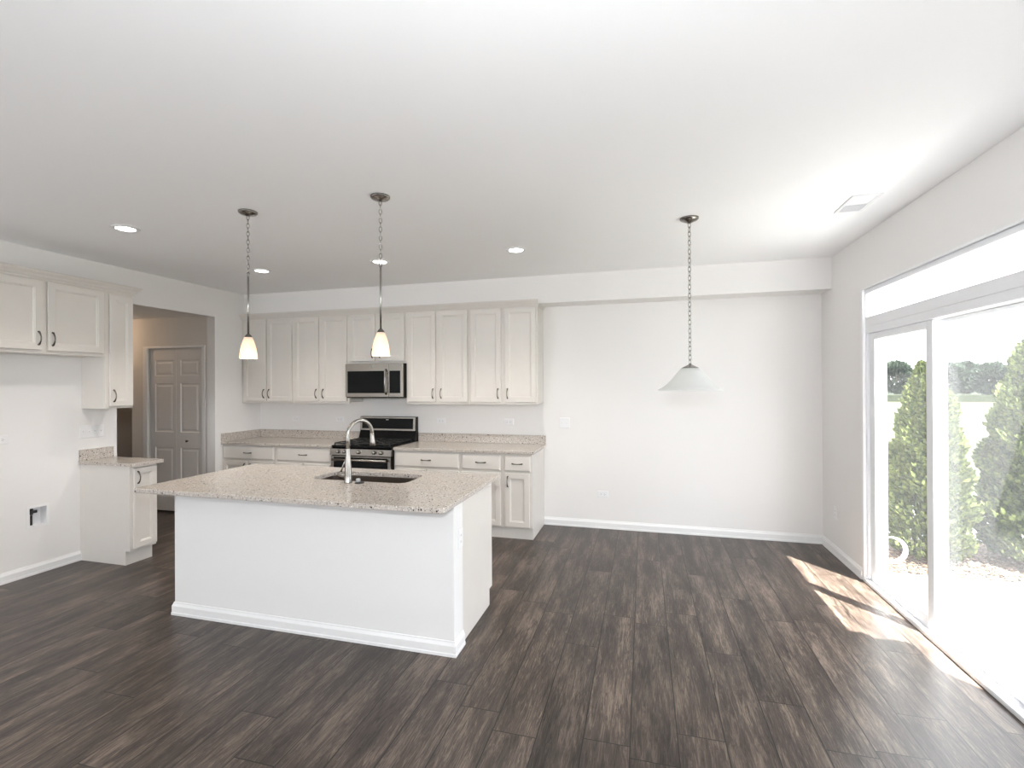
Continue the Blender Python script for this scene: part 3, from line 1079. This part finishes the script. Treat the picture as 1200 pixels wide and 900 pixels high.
hc = thing('sink_hole_cover', 'low black round cap beside the faucet base', 'cap', (-1.925, 3.003, CT))
MB().lathe([(0, 0), (0.034, 0), (0.034, 0.004), (0.028, 0.008), (0.0, 0.009)], 20).build('cap', M['blackplastic'], hc)
MB().lathe([(0.0, 0.008), (0.016, 0.008), (0.016, 0.028), (0.013, 0.031), (0, 0.031)], 16, (-0.012, 0, 0)).build('button', M['greyplastic'], hc)

# ================================================================== MICROWAVE
mx0, mx1, mz0, mz1, myf = -3.438, -2.682, 1.452, 1.858, 5.070
mw = thing('microwave', 'stainless over-the-range microwave with black window', 'microwave', (mx0, YB, mz0))
W_, Hm, D_ = mx1 - mx0, mz1 - mz0, YB - myf
m = MB().box(0, W_, -D_ + 0.03, 0, 0, Hm, 0.002)
m.build('body', M['black'], mw)
xd = 0.574
m = MB()
m.box(0.002, xd, -D_, -D_ + 0.029, 0.012, Hm - 0.001, 0.003)
dd = m.build('door', M['steel'], mw)
MB().box(0.033, 0.520, -D_ - 0.0025, -D_ + 0.001, 0.058, 0.318, 0.001).build('window', M['blackglass'], dd)
MB().tube([(0.545, -D_ - 0.004, 0.045), (0.545, -D_ - 0.030, 0.075), (0.545, -D_ - 0.034, 0.19), (0.545, -D_ - 0.030, 0.305), (0.545, -D_ - 0.004, 0.335)], 0.010, 10).build('handle', M['nickel'], dd)
MB().lathe([(0, 0), (0.011, 0), (0.011, 0.002), (0, 0.0025)], 18, (0.365, -D_, Hm - 0.040), dirv=(0, -1, 0)).build('badge', M['greyplastic'], dd)
m = MB().box(xd + 0.004, W_ - 0.001, -D_, -D_ + 0.029, 0.012, Hm - 0.001, 0.003)
cpn = m.build('control_panel', M['steel'], mw)
MB().box(xd + 0.014, W_ - 0.030, -D_ - 0.0025, -D_ + 0.001, 0.058, 0.318, 0.001).build('keypad', M['blackglass'], cpn)
m = MB()
for k in range(16):
    m.box(0.05 + k * 0.04, 0.08 + k * 0.04, -D_ + 0.05, -D_ + 0.16, -0.003, 0.001)
m.build('vent_grille', M['blackplastic'], mw)

# ================================================================== RANGE
rx0, rx1 = -3.454, -2.684
RW = rx1 - rx0
rg = thing('gas_range', 'black and stainless gas range in the gap of the back counter', 'range', (rx0, YB, 0))
RD = YB - 4.835
m = MB().box(0.001, RW - 0.001, -RD, -0.002, 0.06, 0.905, 0.002)
for px in (0.04, RW - 0.04):
    for py in (-RD + 0.05, -0.05):
        m.lathe([(0.018, 0), (0.018, 0.06)], 10, (px, py, 0), caps=True)
m.build('body', M['black'], rg)
# slanted control panel
yF = -RD - 0.040
m = MB()
m.loft([[(xx, -RD + 0.0, 0.815), (xx, yF, 0.815), (xx, yF + 0.006, 0.885), (xx, -RD, 0.900)] for xx in (0.0, RW)])
cpn = m.build('control_panel', M['steel'], rg)
for kx in (-3.346, -3.262, -3.083, -2.890, -2.803):
    MB().lathe([(0.0, 0), (0.021, 0), (0.021, 0.006), (0.0185, 0.010), (0.017, 0.030), (0.012, 0.034), (0, 0.034)], 18, (kx - rx0, yF + 0.003, 0.853), dirv=(0, -1, 0.08)).build('knob', M['nickel'], cpn)
m = MB().box(0.010, RW - 0.010, -RD - 0.034, -RD - 0.001, 0.235, 0.806, 0.004)
od = m.build('oven_door', M['steel'], rg)
MB().box(0.045, RW - 0.045, -RD - 0.037, -RD - 0.033, 0.30, 0.792, 0.001).build('oven_window', M['blackglass'], od)
m = MB().tube([(0.045, -RD - 0.068, 0.765), (RW - 0.045, -RD - 0.068, 0.765)], 0.015, 12)
for px in (0.06, RW - 0.06):
    m.tube([(px, -RD - 0.034, 0.765), (px, -RD - 0.068, 0.765)], 0.011, 10)
m.build('handle', M['steel'], od)
MB().box(0.010, RW - 0.010, -RD - 0.030, -RD - 0.001, 0.075, 0.225, 0.004).build('drawer', M['steel'], rg)
# cooktop with rounded rim
MB().plate(rrect(0.0, RW, -RD - 0.030, -0.09, [0.03, 0, 0, 0.03]), 0.905, 0.922).build('cooktop', M['black'], rg)
for gx in (0.030, 0.270, 0.510):
    m = MB()
    x0, x1, y0, y1, zz = gx, gx + 0.23, -RD + 0.005, -0.125, 0.950
    for yy in (y0, (y0 + y1) / 2, y1):
        m.box(x0, x1, yy - 0.006, yy + 0.006, zz - 0.012, zz, 0.002)
    for xx in (x0 + 0.006, (x0 + x1) / 2, x1 - 0.006):
        m.box(xx - 0.006, xx + 0.006, y0, y1, zz - 0.012, zz, 0.002)
    for yy in ((y0 * 3 + y1) / 4, (y0 + y1 * 3) / 4):
        m.box(x0, x1, yy - 0.005, yy + 0.005, zz - 0.012, zz, 0.002)
    for xx in (x0 + 0.006, x1 - 0.006):
        for yy in (y0, y1):
            m.box(xx - 0.006, xx + 0.006, yy - 0.006, yy + 0.006, 0.9215, zz - 0.01)
    m.build('grate', M['iron'], rg)
for bx_ in (0.145, 0.625):
    for by in (-RD + 0.14, -0.24):
        MB().lathe([(0.045, 0.9215), (0.045, 0.930), (0.034, 0.932), (0.034, 0.937), (0.0, 0.938)], 20, (bx_, by, 0)).build('burner', M['iron'], rg)
# backguard
m = MB()
m.loft([[(xx, -0.003, 0.905), (xx, -0.105, 0.922), (xx, -0.062, 1.040), (xx, -0.072, 1.045), (xx, -0.060, 1.205), (xx, -0.050, 1.213), (xx, -0.003, 1.213)] for xx in (0.0, RW)])
bk = m.build('backguard', M['black'], rg)
m = MB()


def bgp(z): return -0.0735 + (z - 1.045) * 0.012 / 0.16


for x0, x1, z0, z1 in ((0.004, RW - 0.004, 1.044, 1.064), (0.004, RW - 0.004, 1.192, 1.2085), (0.004, 0.034, 1.064, 1.192), (RW - 0.034, RW - 0.004, 1.064, 1.192)):
    m.loft([[(xx, bgp(z0) + 0.001, z0), (xx, bgp(z0) - 0.005, z0), (xx, bgp(z1) - 0.005, z1), (xx, bgp(z1) + 0.001, z1)] for xx in (x0, x1)])
m.build('display_frame', M['steel'], bk)
m = MB().loft([[(xx, bgp(1.064) + 0.001, 1.064), (xx, bgp(1.064) - 0.002, 1.064), (xx, bgp(1.192) - 0.002, 1.192), (xx, bgp(1.192) + 0.001, 1.192)] for xx in (0.034, RW - 0.034)])
dpl = m.build('display', M['blackglass'], bk)
MB().box(RW / 2 - 0.020, RW / 2 + 0.014, bgp(1.17) - 0.0035, bgp(1.17) - 0.001, 1.172, 1.178).build('badge', M['plastic'], dpl)


# ================================================================== LAMPS
def chain_mb(z_top, z_bot, ll=0.036, wd=0.017, wr=0.0022):
    m_ = MB()
    pitch = ll - 4 * wr
    n_ = max(2, int(round((z_top - z_bot) / pitch)))
    pitch = (z_top - z_bot) / n_
    hl = (pitch + 4 * wr) / 2
    for k in range(n_):
        zc = z_top - pitch * (k + 0.5)
        ang = 0.5 + (k % 2) * PI / 2
        pp = []
        for q in range(12):
            t_ = 2 * PI * q / 12
            xx = wd / 2 * math.copysign(abs(math.cos(t_)) ** 0.8, math.cos(t_))
            zz = hl * math.sin(t_)
            pp.append((xx * math.cos(ang), xx * math.sin(ang), zc + zz))
        m_.tube(pp, wr, 6, closed=True)
    return m_


def pendant(label, x, y, zb):
    t = thing('pendant_lamp', label, 'lamp', (x, y, H), 0)
    MB().lathe([(0.0, -0.030), (0.012, -0.030), (0.022, -0.024), (0.052, -0.017), (0.060, -0.010), (0.061, -0.0005), (0.0, -0.0005)], 32).build('canopy', M['canopy'], t)
    chain_mb(-0.028, -0.445).build('chain', M['nickel'], t)
    m_ = MB().tube([(0.0, 0, -0.442), (0.007, 0, -0.436), (0.010, 0, -0.428), (0.007, 0, -0.420), (0, 0, -0.416), (-0.007, 0, -0.420), (-0.010, 0, -0.428), (-0.007, 0, -0.436)], 0.0022, 6, closed=True)
    m_.lathe([(0.0, -0.835), (0.0065, -0.835), (0.0065, -0.443), (0.0, -0.441)], 14)
    m_.build('stem', M['nickel'], t)
    MB().lathe([(0.023, -0.866), (0.024, -0.856), (0.018, -0.845), (0.009, -0.835), (0, -0.833)], 24).build('socket_cap', M['darknickel'], t)
    prof = [(0.055, zb), (0.0555, zb + 0.005), (0.053, zb + 0.035), (0.048, zb + 0.070), (0.041, zb + 0.100), (0.033, zb + 0.125), (0.023, -0.857)]
    prof_in = [(r - 0.003, z) for r, z in reversed(prof)]
    prof_in[0] = (0.020, prof_in[0][1])
    MB().lathe(prof + prof_in + [prof[0]], 36).build('lamp_shade', M['litshade'], t)
    MB().lathe([(0, zb + 0.030), (0.014, zb + 0.034), (0.022, zb + 0.05), (0.020, zb + 0.07), (0.012, zb + 0.095), (0.010, zb + 0.13), (0.0, zb + 0.131)], 16).build('bulb', M['bulb'], t)
    li = light('pendant_glow', 'POINT', (x, y, H + zb + 0.012), 0.6, (1.0, 0.80, 0.58), shadow_soft_size=0.02)
    return t


pendant('lit mini pendant with chain and frosted shade over the island, nearer the hallway', -2.604, 2.728, 1.786 - H)
pendant('lit mini pendant with chain and frosted shade over the island, above the sink', -1.597, 2.736, 1.784 - H)

t = thing('pendant_lamp', 'unlit wide bell shade pendant hanging on a long chain before the bare wall', 'lamp', (0.322, 3.700, H))
MB().lathe([(0.0, -0.040), (0.012, -0.038), (0.022, -0.032), (0.055, -0.018), (0.064, -0.010), (0.065, -0.0005), (0, -0.0005)], 32).build('canopy', M['canopy'], t)
chain_mb(-0.036, -1.050, 0.042, 0.020, 0.0025).build('chain', M['nickel'], t)
MB().lathe([(0.060, -1.084), (0.058, -1.076), (0.034, -1.064), (0.014, -1.054), (0.008, -1.046), (0, -1.044)], 28).build('shade_cap', M['nickel'], t)
zs = 1.554 - H
prof = [(0.222, zs), (0.219, zs + 0.005), (0.190, zs + 0.020), (0.160, zs + 0.042), (0.132, zs + 0.072), (0.105, zs + 0.105), (0.082, zs + 0.132), (0.058, -1.078)]
prof_in = [(r - 0.004, z - 0.002) for r, z in reversed(prof)]
MB().lathe(prof + prof_in + [prof[0]], 48).build('lamp_shade', M['shade'], t)
MB().lathe([(0, zs + 0.03), (0.018, zs + 0.035), (0.027, zs + 0.055), (0.022, zs + 0.08), (0.013, zs + 0.10), (0.013, zs + 0.14), (0, zs + 0.141)], 16).build('bulb', M['plastic'], t)

first = None
for (x, y, lab) in ((-3.752, 2.760, 'round recessed ceiling light nearest the left wall cabinets'),
                    (-3.795, 4.154, 'round recessed ceiling light in front of the corner cabinets'),
                    (-2.438, 4.165, 'round recessed ceiling light in front of the range'),
                    (-1.081, 4.138, 'round recessed ceiling light in front of the back row free end')):
    if first is None:
        t = first = thing('recessed_light', lab, 'ceiling light', (x, y, H), group='recessed ceiling lights')
        MB().lathe([(0.062, -0.002), (0.064, -0.009), (0.085, -0.007), (0.092, -0.0005), (0.062, -0.0004)], 40).build('trim_ring', M['plastic'], t)
        MB().lathe([(0.0, -0.0045), (0.045, -0.0045), (0.062, -0.003)], 32).build('lens', M['led'], t, fix=False)
    else:
        t = copy_tree(first)
        t.location = (x, y, H)
        t['label'] = lab
    light('downlight_glow', 'SPOT', (x, y, H - 0.02), 22.0, (1.0, 0.93, 0.84), (0, 0, -1), spot_size=math.radians(120), spot_blend=0.8, shadow_soft_size=0.06)

light('hall_glow', 'POINT', (-6.85, 4.45, 2.30), 3.2, (1.0, 0.70, 0.45), shadow_soft_size=0.08)

# ceiling vent
t = thing('ceiling_vent', 'white slotted air vent in the ceiling near the patio door', 'vent', (1.372, 3.700, H))
m = MB()
vx, vy = 0.085, 0.160
for x0, x1, y0, y1 in ((-vx, -vx + 0.022, -vy, vy), (vx - 0.022, vx, -vy, vy), (-vx + 0.022, vx - 0.022, -vy, -vy + 0.022), (-vx + 0.022, vx - 0.022, vy - 0.022, vy), (-vx + 0.022, vx - 0.022, -0.006, 0.006)):
    m.box(x0, x1, y0, y1, -0.009, -0.0005, 0.001)
m.build('frame', M['plastic'], t)
m = MB()
for k in range(24):
    yy = -vy + 0.028 + k * (2 * vy - 0.056) / 23
    if abs(yy) < 0.010: continue
    sg = 1 if yy < 0 else -1
    m.loft([[(xx, yy - 0.004, -0.002), (xx, yy - 0.003, -0.002), (xx, yy + 0.004 * sg + 0.001, -0.008), (xx, yy + 0.004 * sg, -0.008)] for xx in (-vx + 0.022, vx - 0.022)])
m.build('louvers', M['plastic'], t)
MB().box(-vx + 0.02, vx - 0.02, -vy + 0.02, vy - 0.02, -0.0015, -0.0004).build('duct_opening', M['greyplastic'], t)


# ================================================================== OUTLETS AND SWITCHES (local: x width, z up, front -y)
def plate_thing(name, label, cat, loc, rotz, w_, h_, kind, n=1, group=None):
    t_ = thing(name, label, cat, loc, rotz, group)
    ring_slab(MB(), -w_ / 2, w_ / 2, -h_ / 2, h_ / 2, -0.0005, [(0, 0), (0, 0.003), (0.003, 0.0055)]).build('cover_plate', M['plastic'], t_)
    for k in range(n):
        cx = (k - (n - 1) / 2) * (w_ / n)
        if kind == 'outlet_h':
            for sg in (-1, 1):
                m_ = MB()
                m_.box(sg * 0.019 - 0.014, sg * 0.019 + 0.014, -0.0075, -0.004, -0.016, 0.016, 0.002)
                rc = m_.build('receptacle', M['plastic'], t_)
                q = MB()
                q.box(sg * 0.019 - 0.004, sg * 0.019 + 0.004, -0.0079, -0.007, 0.005, 0.0075)
                q.box(sg * 0.019 - 0.004, sg * 0.019 + 0.004, -0.0079, -0.007, -0.0075, -0.005)
                q.box(sg * 0.019 + 0.0075, sg * 0.019 + 0.0115, -0.0079, -0.007, -0.002, 0.002)
                q.build('slots', M['slot'], rc)
        elif kind == 'outlet_v':
            for sg in (-1, 1):
                rc = MB().box(cx - 0.016, cx + 0.016, -0.0075, -0.004, sg * 0.019 - 0.014, sg * 0.019 + 0.014, 0.002).build('receptacle', M['plastic'], t_)
                q = MB()
                q.box(cx - 0.0075, cx - 0.005, -0.0079, -0.007, sg * 0.019 - 0.004, sg * 0.019 + 0.004)
                q.box(cx + 0.005, cx + 0.0075, -0.0079, -0.007, sg * 0.019 - 0.004, sg * 0.019 + 0.004)
                q.build('slots', M['slot'], rc)
        else:
            MB().box(cx - 0.006, cx + 0.006, -0.0075, -0.004, -0.013, 0.013, 0.001).build('toggle_base', M['plastic'], t_)
            MB().loft([[(cx - 0.004, -0.007, -0.006), (cx + 0.004, -0.007, -0.006), (cx + 0.004, -0.007, 0.006), (cx - 0.004, -0.007, 0.006)],
                       [(cx - 0.003, -0.018, 0.006), (cx + 0.003, -0.018, 0.006), (cx + 0.003, -0.018, 0.011), (cx - 0.003, -0.018, 0.011)]]).build('toggle', M['plastic'], t_)
    return t_


gph = 'outlets on the back wall'
plate_thing('wall_outlet', 'sideways wall outlet above the corner countertop, nearest the left wall', 'outlet', (-4.46, B, 1.163), 0, 0.115, 0.072, 'outlet_h', 1, gph)
plate_thing('wall_outlet', 'sideways wall outlet just left of the range', 'outlet', (-3.791, B, 1.165), 0, 0.115, 0.072, 'outlet_h', 1, gph)
plate_thing('wall_outlet', 'sideways wall outlet just right of the range', 'outlet', (-2.38, B, 1.165), 0, 0.115, 0.072, 'outlet_h', 1, gph)
plate_thing('wall_outlet', 'sideways wall outlet above the free end of the back countertop', 'outlet', (-1.524, B, 1.166), 0, 0.115, 0.072, 'outlet_h', 1, gph)
plate_thing('wall_outlet', 'sideways wall outlet low on the bare back wall', 'outlet', (-0.445, B, 0.379), 0, 0.115, 0.072, 'outlet_h', 1, gph)
plate_thing('light_switch', 'square two toggle switch plate beyond the back counter end', 'switch', (-0.868, B, 1.165), 0, 0.118, 0.116, 'switch', 2)
plate_thing('light_switch', 'wide four toggle switch plate on the left wall above the small counter', 'switch', (L, 3.385, 1.180), PI / 2, 0.205, 0.118, 'switch', 4)
plate_thing('wall_outlet', 'sideways outlet on the left wall in the refrigerator space', 'outlet', (L, 2.700, 1.172), PI / 2, 0.115, 0.072, 'outlet_h', 1)
plate_thing('wall_outlet', 'upright outlet low on the right wall beside the patio door', 'outlet', (R, 5.135, 0.395), -PI / 2, 0.072, 0.115, 'outlet_v', 1)
plate_thing('wall_outlet', 'upright outlet on the end of the island knee wall', 'outlet', (IX1, 2.770, 0.665), PI / 2, 0.072, 0.115, 'outlet_v', 1)

# refrigerator water supply box (local front -y)
wb = thing('water_supply_box', 'white recessed water valve box low on the left wall', 'supply box', (L, 2.962, 0.492), PI / 2)
m = MB()
w2, h2 = BW - 0.001, BH - 0.001
rings = []
for q, d in ((-0.018, 0.0005), (-0.018, 0.004), (0.002, 0.005), (0.002, -0.075)):
    rings.append([(-w2 + q, -d, -h2 + q), (w2 - q, -d, -h2 + q), (w2 - q, -d, h2 - q), (-w2 + q, -d, h2 - q)])
m.loft(rings, caps=False)
m.add(rings[-1], [(0, 1, 2, 3)])
m.build('box_shell', M['plastic'], wb)
m = MB().lathe([(0.012, -0.02), (0.012, 0.03)], 14, (-0.03, 0.030, 0.035), caps=True)
m.tube([(-0.03, 0.030, 0.045), (-0.03, -0.004, 0.045)], 0.007, 8)
m.tube([(-0.03, 0.030, 0.01), (-0.03, 0.030, -h2 + 0.003)], 0.008, 8)
m.box(-0.054, -0.008, -0.010, -0.002, 0.032, 0.056, 0.003)
m.build('valve', M['blackplastic'], wb)
